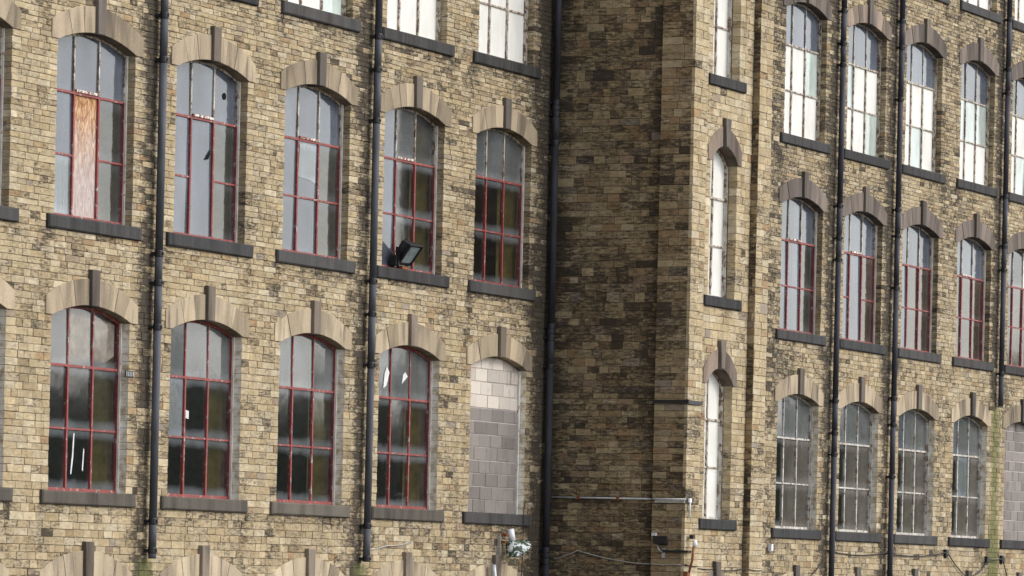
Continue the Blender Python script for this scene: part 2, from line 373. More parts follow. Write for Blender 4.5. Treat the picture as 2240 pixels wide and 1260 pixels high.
JOINT = .0065
class Stones:
    """collects stones of one building; local (u, v, w): u along the wall, v inward, w up"""
    def __init__(s): s.L = []
    def add(s, frame, u0, u1, w0, w1, depth, tint, end_slot=0, fn=None, mf=None):
        s.L.append((frame, u0 + JOINT / 2, u1 - JOINT / 2, w0 + JOINT / 2, w1 - JOINT / 2, depth, tint, end_slot, fn, mf))
    def arrays(s, L):
        n = len(L); V = np.zeros((n, 12, 3))
        a = np.array([x[1:6] for x in L]); u0, u1, w0, w1, dp = a.T
        c = .0035 + .003 * nrng.random(n); pr = nrng.uniform(-.006, .005, n)
        mn = np.minimum(u1 - u0, w1 - w0); c = np.minimum(c, mn * .2)
        J = lambda k: nrng.uniform(-k, k, (n, 4))
        uu = np.stack([u0, u1, u1, u0], 1); ww = np.stack([w0, w0, w1, w1], 1)
        su = np.array([1, -1, -1, 1]); sw = np.array([1, 1, -1, -1])
        V[:, 0:4, 0] = uu + su * c[:, None] * (1 + J(.6)); V[:, 0:4, 2] = ww + sw * c[:, None] * (1 + J(.6)); V[:, 0:4, 1] = pr[:, None] + J(.003)
        V[:, 4:8, 0] = uu + J(.0015); V[:, 4:8, 2] = ww + J(.002); V[:, 4:8, 1] = (pr + c * .8)[:, None]
        V[:, 8:12, 0] = uu; V[:, 8:12, 2] = ww; V[:, 8:12, 1] = dp[:, None]
        W = np.empty_like(V)
        for fr in set(x[0] for x in L):
            k = np.array([x[0] == fr for x in L]); ox, oy, kind = fr
            if kind == 'front': W[k, :, 0] = V[k, :, 0]; W[k, :, 1] = V[k, :, 1] + oy
            else: W[k, :, 0] = ox + V[k, :, 1]; W[k, :, 1] = -V[k, :, 0]       # faces -X, u = -Y
            W[k, :, 2] = V[k, :, 2]
        return W
    FACES = np.array([(0, 1, 2, 3)] + [(i, i + 4, (i + 1) % 4 + 4, (i + 1) % 4) for i in range(4)] + [(i + 4, i + 8, (i + 1) % 4 + 8, (i + 1) % 4 + 4) for i in range(4)])
    def mesh(s, name, W, L, mats, origin):
        n = len(L); me = bpy.data.meshes.new(name)
        F = (np.arange(n)[:, None, None] * 12 + s.FACES[None]).reshape(-1, 4)
        me.vertices.add(n * 12); me.vertices.foreach_set('co', (W - np.array(origin)).reshape(-1).astype(np.float32))
        me.loops.add(F.size); me.loops.foreach_set('vertex_index', F.reshape(-1).astype(np.int32))
        me.polygons.add(len(F)); me.polygons.foreach_set('loop_start', np.arange(0, F.size, 4, dtype=np.int32))
        me.polygons.foreach_set('use_smooth', np.zeros(len(F), bool))
        for m in mats: me.materials.append(M[m])
        slot = np.zeros((n, 9), np.int32)
        es = np.array([x[7] for x in L]); slot[es > 0, 8] = 1; slot[es < 0, 6] = 1   # faces 8: u-min end, 6: u-max end
        fl = np.array([x[0][2] != 'front' for x in L])
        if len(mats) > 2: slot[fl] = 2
        me.polygons.foreach_set('material_index', slot.reshape(-1))
        t = np.repeat(np.array([x[6][:4] for x in L], np.float32), 9, 0); sd = np.repeat(np.array([x[6][4] for x in L], np.float32), 9)
        at = me.attributes.new('tint', 'FLOAT_COLOR', 'FACE'); at.data.foreach_set('color', t.reshape(-1))
        at = me.attributes.new('seed', 'FLOAT', 'FACE'); at.data.foreach_set('value', sd)
        so = np.zeros((n, 12), np.float32)
        for i, x in enumerate(L):
            fn, b0 = x[8], x[6][2]
            c4 = [fn(u, w) for u, w in ((x[1], x[3]), (x[2], x[3]), (x[2], x[4]), (x[1], x[4]))]
            so[i] = np.array(c4 * 3) + b0
        if any(x[9] for x in L):
            mo = np.zeros((n, 12), np.float32)
            for i, x in enumerate(L):
                if x[9]: mo[i] = np.array([x[9](u, w) for u, w in ((x[1], x[3]), (x[2], x[3]), (x[2], x[4]), (x[1], x[4]))] * 3)
            at = me.attributes.new('moss', 'FLOAT', 'POINT'); at.data.foreach_set('value', mo.reshape(-1))
        at = me.attributes.new('soot', 'FLOAT', 'POINT'); at.data.foreach_set('value', so.reshape(-1))
        me.update(calc_edges=True)
        return me
    def emit(s, parent, mats, hidden=None):
        L = s.L; W = s.arrays(L)
        area = []
        for i, x in enumerate(L):
            p = W[i, 0:4].mean(0); n = np.array((0, -1, 0)) if x[0][2] == 'front' else np.array((-1, 0, 0))
            area.append(0 if (hidden and hidden(p)) else proj_area(p, n, (x[2] - x[1]) * (x[4] - x[3])))
        order = np.argsort(area)[::-1]; big = [i for i in order[:300] if area[i] > 0]; bs = set(big)
        for i in big:
            o = W[i, 8:12].mean(0)
            link('stone_block', s.mesh('stone_block', W[i:i + 1], [L[i]], mats, o), parent, o)
        rest = [i for i in range(len(L)) if i not in bs]
        o = tag(link('stonework', s.mesh('stonework', W[rest], [L[i] for i in rest], mats, WP[parent]), parent, WP[parent]), kind='stuff')
        return o
def courses(levels, hfun):
    out = []
    for a, b in zip(levels[:-1], levels[1:]):
        if b - a < .01: continue
        n = max(1, round((b - a) / hfun((a + b) / 2))); hs_ = [rng.uniform(.86, 1.14) for _ in range(n)]
        k = (b - a) / sum(hs_); z = a
        for i, hh in enumerate(hs_):
            z2 = b if i == n - 1 else z + hh * k; out.append((z, z2)); z = z2
    return out
def lengths(u0, u1, lo, hi, mode):
    w = u1 - u0; out = []; u = u0
    while u1 - u > hi * 1.2:
        l = min(hi, max(lo, rng.triangular(lo, hi, mode))); out.append((u, u + l)); u += l
    if u1 - u > lo * 2.4 and rng.random() < .8:
        k = rng.uniform(.35, .65); out += [(u, u + (u1 - u) * k), (u + (u1 - u) * k, u1)]
    elif u1 - u > .02: out.append((u, u1))
    return out

# window dimensions above the sill top
WIN = dict(half=1.145, spring=2.485, rise=.19, ehalf=1.355, espring=2.75, crown=3.06, key=.12, keytop=3.19, sill=1.375, sillh=.197, reveal=.15)
TWIN = dict(half=.635, spring=2.37, rise=.29, ehalf=.80, espring=2.62, crown=3.0, key=.125, keytop=3.15, sill=.89, sillh=.19, reveal=.20)
def arc(half, z, rise):
    Rr = (half * half + rise * rise) / (2 * rise); zc = z + rise - Rr
    return Rr, zc
def intr(D, u):
    Rr, zc = arc(D['half'], D['spring'], D['rise']); return zc + math.sqrt(max(0, Rr * Rr - u * u))
def extr(D, u):
    Rr, zc = arc(D['ehalf'], D['espring'], D['crown'] - D['espring']); return zc + math.sqrt(max(0, Rr * Rr - u * u))
def ehalf_at(D, z):
    if z <= D['espring']: return D['ehalf']
    if z >= D['crown']: return D['key'] if z < D['keytop'] else 0
    Rr, zc = arc(D['ehalf'], D['espring'], D['crown'] - D['espring']); return max(D['key'], math.sqrt(max(0, Rr * Rr - (z - zc) ** 2)))
def blocked(D, wins, z0, z1):
    """(u0,u1,is_jamb,row) spans taken by windows in the course z0..z1"""
    out = []
    for c, s, row in wins:
        a, b = z0 - s, z1 - s; m = (a + b) / 2
        if -D['sillh'] < m < 0: out.append((c - D['sill'], c + D['sill'], 0, row))
        elif 0 < m < D['spring']: out.append((c - D['half'], c + D['half'], 1, row))
        elif D['spring'] < m < D['keytop']:
            h_ = ehalf_at(D, b)
            if h_ > 0: out.append((c - h_ + .03, c + h_ - .03, 0, row))
    return sorted(out)
def tint(x, z, soot, dark=1.0, warm=0.0):
    hue = min(1, max(0, rng.gauss(.32 + warm, .17))) if rng.random() > .05 + warm * .6 else rng.uniform(.76, 1)
    tone = dark * rng.gauss(1.0, .075); s_ = soot + rng.gauss(0, .13)
    r = rng.random()
    if r < .03: s_ += .35
    elif r < .20: s_ -= .30
    return (max(.45, min(1.35, tone)), hue, max(-.6, min(1.3, s_)), 1.0, rng.uniform(0, 50))
def lay(st, frame, u0, u1, crs, D, wins, sootf, lo, hi, mode, quoin0=None, dark=1.0, mossf=None, white_rows=()):
    for ci, (z0, z1) in enumerate(crs):
        spans = []; u = u0; startjamb = None
        ustart = u0 + (quoin0(ci) if quoin0 else 0); u = ustart
        edges = []
        for a, b, jb, row in blocked(D, wins, z0, z1) if wins else []:
            if b <= u or a >= u1: continue
            edges.append((u, a, startjamb, (jb, row))); u = b; startjamb = (jb, row)
        edges.append((u, u1, startjamb, None))
        for a, b, ja, jb in edges:
            if b - a < .02: continue
            ss = lengths(a, b, lo, hi, mode)
            for k, (p, q) in enumerate(ss):
                depth = .05; es = 0
                if k == 0 and ja and ja[0]: depth = .158; es = 1 if ja[1] in white_rows else 0
                if k == len(ss) - 1 and jb and jb[0]:
                    depth = .158
                    if jb[1] in white_rows and not es: es = -1
                if k == 0 and quoin0 is None and frame[2] == 'front' and abs(p - u0) < 1e-6 and frame[1] < -2.5: depth = .06
                mx, mz = (p + q) / 2, (z0 + z1) / 2
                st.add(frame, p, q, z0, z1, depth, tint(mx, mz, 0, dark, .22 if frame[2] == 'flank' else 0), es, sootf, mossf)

def wall(u0, u1, z0, z1, holes, y0, thick, parent, loc, name='wall'):
    """solid wall with rectangular openings; mortar outside, plaster inside"""
    us = sorted(set([u0, u1] + [h[0] for h in holes] + [h[1] for h in holes])); zs = sorted(set([z0, z1] + [h[2] for h in holes] + [h[3] for h in holes]))
    mb = MB(); y1 = y0 + thick
    P = lambda u, y, z: (u - loc[0], y - loc[1], z - loc[2])
    for a, b in zip(us[:-1], us[1:]):
        for c, d in zip(zs[:-1], zs[1:]):
            m = ((a + b) / 2, (c + d) / 2)
            if any(h[0] < m[0] < h[1] and h[2] < m[1] < h[3] for h in holes): continue
            mb.add([P(a, y0, c), P(b, y0, c), P(b, y0, d), P(a, y0, d)], [(0, 1, 2, 3)], 0)
            mb.add([P(a, y1, c), P(b, y1, c), P(b, y1, d), P(a, y1, d)], [(3, 2, 1, 0)], 2)
    for a, b, c, d in holes:
        for ya, yb, m in ((y0, y0 + .21, 3 if -.1 < c < .1 else 0), (y0 + .21, y1, 1)):
            for q in ([P(a, ya, c), P(a, ya, d), P(a, yb, d), P(a, yb, c)], [P(b, ya, c), P(b, yb, c), P(b, yb, d), P(b, ya, d)],
                      [P(a, ya, c), P(a, yb, c), P(b, yb, c), P(b, ya, c)], [P(a, ya, d), P(b, ya, d), P(b, yb, d), P(a, yb, d)]):
                mb.add(q, [(0, 1, 2, 3)], m)
    for q in ([P(u0, y0, z0), P(u0, y0, z1), P(u0, y1, z1), P(u0, y1, z0)], [P(u1, y0, z0), P(u1, y1, z0), P(u1, y1, z1), P(u1, y0, z1)],
              [P(u0, y0, z1), P(u1, y0, z1), P(u1, y1, z1), P(u0, y1, z1)], [P(u0, y0, z0), P(u0, y1, z0), P(u1, y1, z0), P(u1, y0, z0)]):
        mb.add(q, [(0, 1, 2, 3)], 0)
    return mb.build(name, ['mortar', 'inner_reveal', 'inner_wall', 'whitewash_thin'], parent, loc)

# ------------------------------------------------------------------ windows
cache = {}
def arch_meshes(D, key, variant):
    k = ('arch', key, variant)
    if k in cache: return cache[k]
    r = random.Random(hash((key == 't', variant)) & 0xffff)
    rv = D['reveal'] + .004
    ang0 = (D['half'], D['ehalf'])
    out = []
    def piece(t0, t1, sgn):          # t: 0 at the keystone .. 1 at the springing
        def pt(t, ex):
            if ex: u = D['key'] + (D['ehalf'] - D['key']) * t; return (u, extr(D, u))
            u = D['key'] * .96 + (D['half'] - D['key'] * .96) * t; return (u, intr(D, u))
        n = 4; po = [pt(t0 + (t1 - t0) * i / n, 0) for i in range(n + 1)]
        pe = [pt(t0 + (t1 - t0) * i / n, 1) for i in range(n + 1)]
        if t1 > .999: po.append((D['ehalf'], D['spring']))
        poly = po + pe[::-1]
        g = .0022; cx = sum(p[0] for p in poly) / len(poly); cz = sum(p[1] for p in poly) / len(poly)
        poly = [(cx + (x - cx) * (1 - g / .2), cz + (z - cz) * (1 - g / .25)) for x, z in poly]
        if sgn < 0: poly = [(-x, z) for x, z in poly][::-1]
        return poly
    for sgn in (-1, 1):
        if key == 't': cuts = [0, 1]
        else:
            n = r.choice((3, 3, 4)); cuts = [0] + [(i + r.uniform(-.16, .16)) / n for i in range(1, n)] + [1]
        for a, b in zip(cuts[:-1], cuts[1:]):
            mb = MB().prism(piece(a, b, sgn), -.016 - r.uniform(0, .012), rv, .004); out.append(mb)
    kz0 = intr(D, 0) - .012; kt = D['keytop']
    kp = [(-D['key'] * .93, kz0), (D['key'] * .93, kz0), (D['key'], kt), (-D['key'], kt)] if key != 't' else [(-D['key'] * .62, kz0), (D['key'] * .62, kz0), (D['key'] * 1.05, kt), (-D['key'] * 1.05, kt)]
    ks = MB().prism(kp, -.072, rv, .010)
    n = 14; us = [-D['half'] + 2 * D['half'] * i / n for i in range(n + 1)]
    ring = [(u, intr(D, u) + .012) for u in us] + [(D['ehalf'] - .012, D['spring'] + .012), (D['ehalf'] - .012, D['espring'] - .01)]
    ring += [(u, extr(D, u) - .012) for u in [D['ehalf'] - .02 - 2 * (D['ehalf'] - .02) * i / n for i in range(n + 1)]] + [(-D['ehalf'] + .012, D['spring'] + .012)]
    # backing as quads so that the concave outline fills properly
    rb = MB()
    for a, b in zip(us[:-1], us[1:]):
        ea, eb = (a * D['ehalf'] / D['half']), (b * D['ehalf'] / D['half'])
        rb.prism([(a, intr(D, a) + .012), (b, intr(D, b) + .012), (eb * .99, extr(D, eb) - .012), (ea * .99, extr(D, ea) - .012)], -.002, rv - .004)
    cache[k] = (out, ks, rb); cache[k] = ([m for m in out], ks, rb)
    return cache[k]
amesh = {}
def make_arch(D, key, variant, vm, km, parent, c, y, s):
    k = (key, variant, vm, km)
    if k not in amesh:
        vs, ks, rb = arch_meshes(D, key, variant)
        amesh[k] = ([m.mesh('voussoir', vm) for m in vs], ks.mesh('keystone', km), rb.mesh('window_arch', 'arch_joint'))
    vs, ks, rb = amesh[k]; loc = (c, y, s)
    root = link('window_arch', rb, parent, loc)
    for v in vs: link('voussoir', v, root, loc)
    link('keystone', ks, root, loc)
    return root
wmesh = {}
def cached(k, fn):
    if k not in wmesh: wmesh[k] = fn()
    return wmesh[k]
def make_window(D, key, parent, c, y, s, panes, frame='red_paint', upper='cream_paint', lower='red_paint', ledge=None, merge=False, label=None, board=None, drops=()):
    """panes: three strings, top row first; one letter of material per pane"""
    rv = D['reveal']; hf = D['half']; loc = (c, y, s)
    def frame_mesh():
        mb = MB(); w = .045; d0, d1 = rv, rv + .075
        for sx in (-1, 1):
            a_, b_ = sorted((sx * hf, sx * (hf - w)))
            mb.box(a_, b_, d0, d1, .002, 1.80); mb.box(a_, b_, d0, d1, 1.80, D['spring'] + .02, 2)
        mb.box(-hf + w, hf - w, d0 + .004, d1, .002, .05)
        n = 12; us = [-hf + 2 * hf * i / n for i in range(n + 1)]
        for a, b in zip(us[:-1], us[1:]): mb.prism([(a, intr(D, a) - w * .9), (b, intr(D, b) - w * .9), (b, intr(D, b) - .001), (a, intr(D, a) - .001)], d0 + .003, d1, 0, 2)
        mb.box(hf - .03, hf - .001, rv - .03, rv + .001, .002, D['spring'], 1)      # strip of old putty and paint at the right jamb
        return mb.mesh('window', [frame, 'peeling_paint' if frame == 'red_paint' else frame, upper])
    win = link('window', cached(('frame', key, frame, upper), frame_mesh), parent, loc)
    if label: win['label'] = label
    t1, t2 = (1.80, .90) if key != 't' else (1.76, .92)
    mu = [-.365, .365] if key != 't' else [0.02]
    cols = [-hf + .03] + mu + [hf - .03]
    bw, bd = (.042, .055); uw = .032
    def bar(m, x0, x1, y0, y1, z0, z1): return cached(('bar', m, round(x0, 3), round(x1, 3), round(y0, 3), round(y1, 3), round(z0, 3), round(z1, 3)), lambda: MB().box(x0, x1, y0, y1, z0, z1).mesh('glazing_bar', m))
    for u in mu:
        link('glazing_bar', bar(upper, u - uw / 2, u + uw / 2, rv + .012, rv + .055, t1 + .018, intr(D, u) - .03), win, loc)
        link('glazing_bar', bar(lower, u - bw / 2, u + bw / 2, rv + .002, rv + .062, .045, t1 - .018), win, loc)
    link('transom', bar(lower, -hf + .04, hf - .04, rv + .006, rv + .058, t1 - .018, t1 + .018), win, loc)
    if ledge: link('sash_ledge', bar(ledge, mu[0] + .03, mu[-1] - .03, rv - .012, rv + .05, t1 + .019, t1 + .055), win, loc)
    if not merge: link('transom', bar(lower, -hf + .04, hf - .04, rv + .010, rv + .056, t2 - .014, t2 + .014), win, loc)
    else:
        link('transom', bar(lower, -hf + .04, mu[0] - bw / 2, rv + .010, rv + .056, t2 - .014, t2 + .014), win, loc)
        link('transom', bar(lower, mu[1] + bw / 2, hf - .04, rv + .010, rv + .056, t2 - .014, t2 + .014), win, loc)
    gy = rv + .030
    rows = [(t1 + .01, None), (t2 + .01, t1 - .01), (.04, t2 - .01)]
    for ri, (za, zb) in enumerate(rows):
        for ci in range(len(cols) - 1):
            ch = panes[ri][ci]
            if ch == '.': continue
            a, b = cols[ci] + .008, cols[ci + 1] - .008; z0_ = za
            z1_ = zb
            if merge and ci == 1 and ri == 1: z0_ = rows[2][0]
            if merge and ci == 1 and ri == 2: continue
            nm = {'w': 'white_board'}.get(ch, 'pane'); mat = ch
            if ch == 'o': nm, mat = 'chipboard_panel', 'osb'
            yy = gy + (.006 if ch in 'wo' else rng.choice((0, .002, .004)))
            def pm(a=a, b=b, z0_=z0_, z1_=z1_, yy=yy, mat=mat):
                if z1_ is None:
                    n = 6; us = [a + (b - a) * i / n for i in range(n + 1)]
                    poly = [(a, z0_), (b, z0_)] + [(u, intr(D, u) - .035) for u in us[::-1]]
                else: poly = [(a, z0_), (b, z0_), (b, z1_), (a, z1_)]
                if mat in ('w', 'osb'): return MB().prism(poly, yy, yy + .012).mesh('board', mat)
                ta, tb_, xc, zc = rng.uniform(-.012, .012), rng.uniform(-.010, .010), (a + b) / 2, z0_ + .45
                return MB().add([(x_, yy + ta * (x_ - xc) + tb_ * (z_ - zc), z_) for x_, z_ in poly], [tuple(range(len(poly)))]).mesh('pane', mat)
            link(nm, pm(), win, loc)
    return win
def block_window(D, parent, c, y, s, cream_rows, label, frame=True):
    """opening built up with concrete blocks, each its own sub-part"""
    hf = D['half']; loc = (c, y, s); rv = D['reveal'] - .02
    mb = MB(); zt = D['spring'] + D['rise']
    mb.prism([(-hf + .005, .003), (hf - .06, .003), (hf - .06, D['spring'])] + [(u, intr(D, u) - .004) for u in [hf - .06 - (2 * hf - .065) * i / 10 for i in range(11)]], rv + .012, rv + .1)
    win = link('window', mb.mesh('window', 'block_mortar'), parent, loc); win['label'] = label
    link('jamb_strip', MB().box(hf - .055, hf - .005, rv - .03, rv + .06, .004, D['spring']).mesh('jamb_strip', 'peeling_paint'), win, loc)
    nrow = 12; bh = zt / nrow
    for r_ in range(nrow):
        z0, z1 = r_ * bh + rng.uniform(.003, .012), (r_ + 1) * bh - rng.uniform(.003, .012)
        u = -hf + .01 - (.24 if r_ % 2 else 0); 
        while u < hf - .08:
            wd = rng.uniform(.44, .50); a, b = max(u, -hf + .01), min(u + wd - rng.uniform(.008, .022), hf - .065); u += wd
            if b - a < .06: continue
            tops = min(intr(D, a), intr(D, b)) - .01
            if tops - z0 < .05: continue
            m = 'block_cream' if r_ >= nrow - cream_rows else 'block_pink'
            pl = [(a, z0), (b, z0), (b, min(z1, intr(D, b) - .01)), (a, min(z1, intr(D, a) - .01))]
            link('concrete_block', MB().prism(pl, rv + rng.uniform(-.004, .004), rv + .05, .006).mesh('concrete_block', m), win, loc)
    return win
def make_sill(D, parent, c, y, s, mat):
    k = ('sill', D['sill'], mat, rng.randrange(6))
    me = cached(k, lambda: MB().bbox(-D['sill'] + .004, D['sill'] - .004, -.055, D['reveal'] + .02, -D['sillh'] + .003, -.001, .018, .009).mesh('window_sill', mat))
    return link('window_sill', me, parent, (c, y, s))

# ------------------------------------------------------------------ the setting
def ground_z(x, y):
    t = min(1, max(0, (-y - 10) / 18)); t = t * t * (3 - 2 * t)
    return -5.1 + 2.4 * t
gx = sorted(set(list(range(-2400, 2401, 200)) + list(range(-60, 161, 10)))); gy_ = sorted(set(list(range(-2400, 2401, 200)) + list(range(-50, 31, 4))))
gv = [(x, y, ground_z(x, y)) for y in gy_ for x in gx]; nx = len(gx)
gf = [(j * nx + i, j * nx + i + 1, (j + 1) * nx + i + 1, (j + 1) * nx + i) for j in range(len(gy_) - 1) for i in range(nx - 1)]
tag(MB().add(gv, gf).build('ground', 'ground'), kind='structure')
# wooded valley side across the yard from the mill; it darkens the reflections in the lower panes
hv, hf_ = [], []
hn, hm = 90, 14
for j in range(hm + 1):
    for i in range(hn + 1):
        a = R(-75 + 85 * i / hn); d = 230 + 34 * j
        hgt = 27 * (1 - math.exp(-j * .33)) + 2.2 * math.sin(i * .9 + j * .4) * (j > 0) + 1.6 * math.sin(i * 2.3 + 1.3) * (j > 0)
        hv.append((70 + d * math.cos(a), d * math.sin(a), -3.2 + hgt))
hf_ = [(j * (hn + 1) + i, (j + 1) * (hn + 1) + i, (j + 1) * (hn + 1) + i + 1, j * (hn + 1) + i + 1) for j in range(hm) for i in range(hn)]
tag(MB().add(hv, hf_).build('hill', 'hill', smooth=True), kind='structure')

# ------------------------------------------------------------------ the mill
ROWZ = {'A': -3.9, 'B': 0.0, 'C': 3.9, 'D': 7.753, 'E': 11.6}
XL = lambda i: 60.45 + 3.575 * i
XR = lambda i: 89.24 + 3.56 * i
PIPES_L = [62.24, 69.48]; PIPE_C = 76.66; PIPES_R = [91.04, 94.55, 101.63]
Z0, Z1 = -5.0, 15.2
def course_h(z):
    return .108 if z < 2.4 else (.094 if z < 3.9 else (.088 if z < 6.4 else .079))
def levels(rows, D):
    l = [Z0]
    for r in rows:
        s = ROWZ[r]; l += [s - D['sillh'], s, s + D['spring']]
    return [v for v in sorted(set(l)) if v < Z1] + [Z1]
def near(x, c, wl, wr):
    return max(0, 1 - (c - x) / wl) if x < c else max(0, 1 - (x - c) / wr)

def shell(parent, x0, x1, loc):
    """rear wall, ends, floors and roof of a wing"""
    yb = 13.0
    MB().box(x0 - loc[0], x1 - loc[0], yb, yb + .5, Z0 - loc[2], Z1 - loc[2]).build('rear_wall', 'inner_wall', parent, loc)
    for a in (x0, x1 - .4): MB().box(a - loc[0], a + .4 - loc[0], .64, yb - .002, Z0 - loc[2], Z1 - loc[2]).build('end_wall', 'inner_wall', parent, loc)
    for z in (-4.95, -1.15, 2.75, 6.62, 10.46, 14.3): MB().box(x0 + .41 - loc[0], x1 - .41 - loc[0], .645, yb - .003, z - .3 - loc[2], z - loc[2]).build('floor_slab', 'inner_floor', parent, loc)
    ro = MB(); ym = yb / 2
    a, b = x0 - loc[0], x1 - loc[0]; zr = Z1 + .01 - loc[2]
    ro.add([(a, -.35, zr), (b, -.35, zr), (b, ym, zr + 3.6), (a, ym, zr + 3.6), (a, yb + .8, zr), (b, yb + .8, zr)], [(0, 1, 2, 3), (3, 2, 5, 4), (0, 3, 4), (1, 5, 2), (0, 4, 5, 1)])
    ro.build('roof', 'slate', parent, loc)

# ---- left wing
LB = (64.0, 0.0, Z0)
left = thing('mill_wing', 'buff stone mill wing left of the stair tower, with red-framed arched windows', 'building', LB)
winsL = [(XL(i), ROWZ[r], r) for r in 'ABCD' for i in range(-1, 5)]
L0, L1 = 52.5, 77.1
def soot_shade_L(x, z):
    s = .17 + .07 * math.sin(x * .7 + z * 1.3) + .16 * (x - 60) / 16 + .012 * (z - 3)
    for p in PIPES_L: s += 1.25 * near(x, p - .12, .34, .22) ** 1.1  # soot beside the pipes, with their shadow painted in on the left
    s += 1.1 * near(x, PIPE_C, 1.05, 1) ** 1.5
    if z < -.2: s += .05
    for c, s0, r in winsL:                       # below the ends of the sills and beside the arches
        if abs(abs(x - c) - 1.34) < .2 and -1.3 < z - s0 < -.2: s += .5 * (1 - abs(abs(x - c) - 1.34) / .2) * (1 + (z - s0 + .2) / 1.1)
        elif abs(x - c) < 1.3 and -.34 < z - s0 < -.19: s += .22
        if 1.3 < abs(x - c) < 1.8 and 2.2 < z - s0 < 3.0: s += .10
    return s
def moss_L(x, z):
    m = 0
    for p in PIPES_L: m += .9 * near(x, p, .45, .45) * min(1, max(0, (-.8 - z) / .2))
    return min(1, m)
stL = Stones()
lay(stL, (0, 0, 'front'), L0, L1, courses(levels('ABCD', WIN), course_h), WIN, winsL, soot_shade_L, .12, .46, .23, mossf=moss_L, white_rows='B')
holes = [(c - WIN['half'] - .008, c + WIN['half'] + .008, s - .05, s + WIN['spring'] + WIN['rise'] + .06) for c, s, r in winsL]
wall(L0, L1, Z0, Z1, holes, .014, .62, left, LB)
shell(left, L0, L1, LB)
stL.emit(left, ['stone', 'whitewash'])

SPEC_L = {
 ('C', -1): dict(panes=('ggg', 'ggg', 'ggg'), ledge='peeling_ledge'),
 ('C', 0): dict(panes=('ggg', 'goe', 's.e'), merge=True, ledge='peeling_ledge', label='red-framed window with its middle light boarded up in chipboard'),
 ('C', 1): dict(panes=('ggg', 'gge', 'g.e'), merge=True, ledge='peeling_ledge', label='red-framed window with one tall middle pane that has a hole in it'),
 ('C', 2): dict(panes=('ggg', 'gge', 'gge'), ledge='peeling_ledge', label='grey-paned red window with paper stuck behind its middle pane'),
 ('C', 3): dict(panes=('ghe', 'gdd', 'gdd'), ledge='peeling_ledge', label='red-framed window behind the black floodlight'),
 ('C', 4): dict(panes=('hhh', 'ddd', 'ddd'), label='dark-paned red window nearest the stair tower'),
 ('B', -1): dict(panes=('hhh', 'ddd', 'ddd'), upper='red_paint'),
 ('B', 0): dict(panes=('hdd', 'ddd', 'ddd'), upper='red_paint', label='all-red window with torn card behind its top panes'),
 ('B', 1): dict(panes=('hhh', 'sdd', 'ddd'), upper='red_paint', label='all-red window with a plastic sheet in its left pane'),
 ('B', 2): dict(panes=('hhh', 'ddd', 'ddd'), upper='red_paint'),
 ('B', 3): dict(panes=('hhh', 'ddd', 'ddd'), upper='red_paint', label='all-red window with white paper scraps in its top panes'),
}
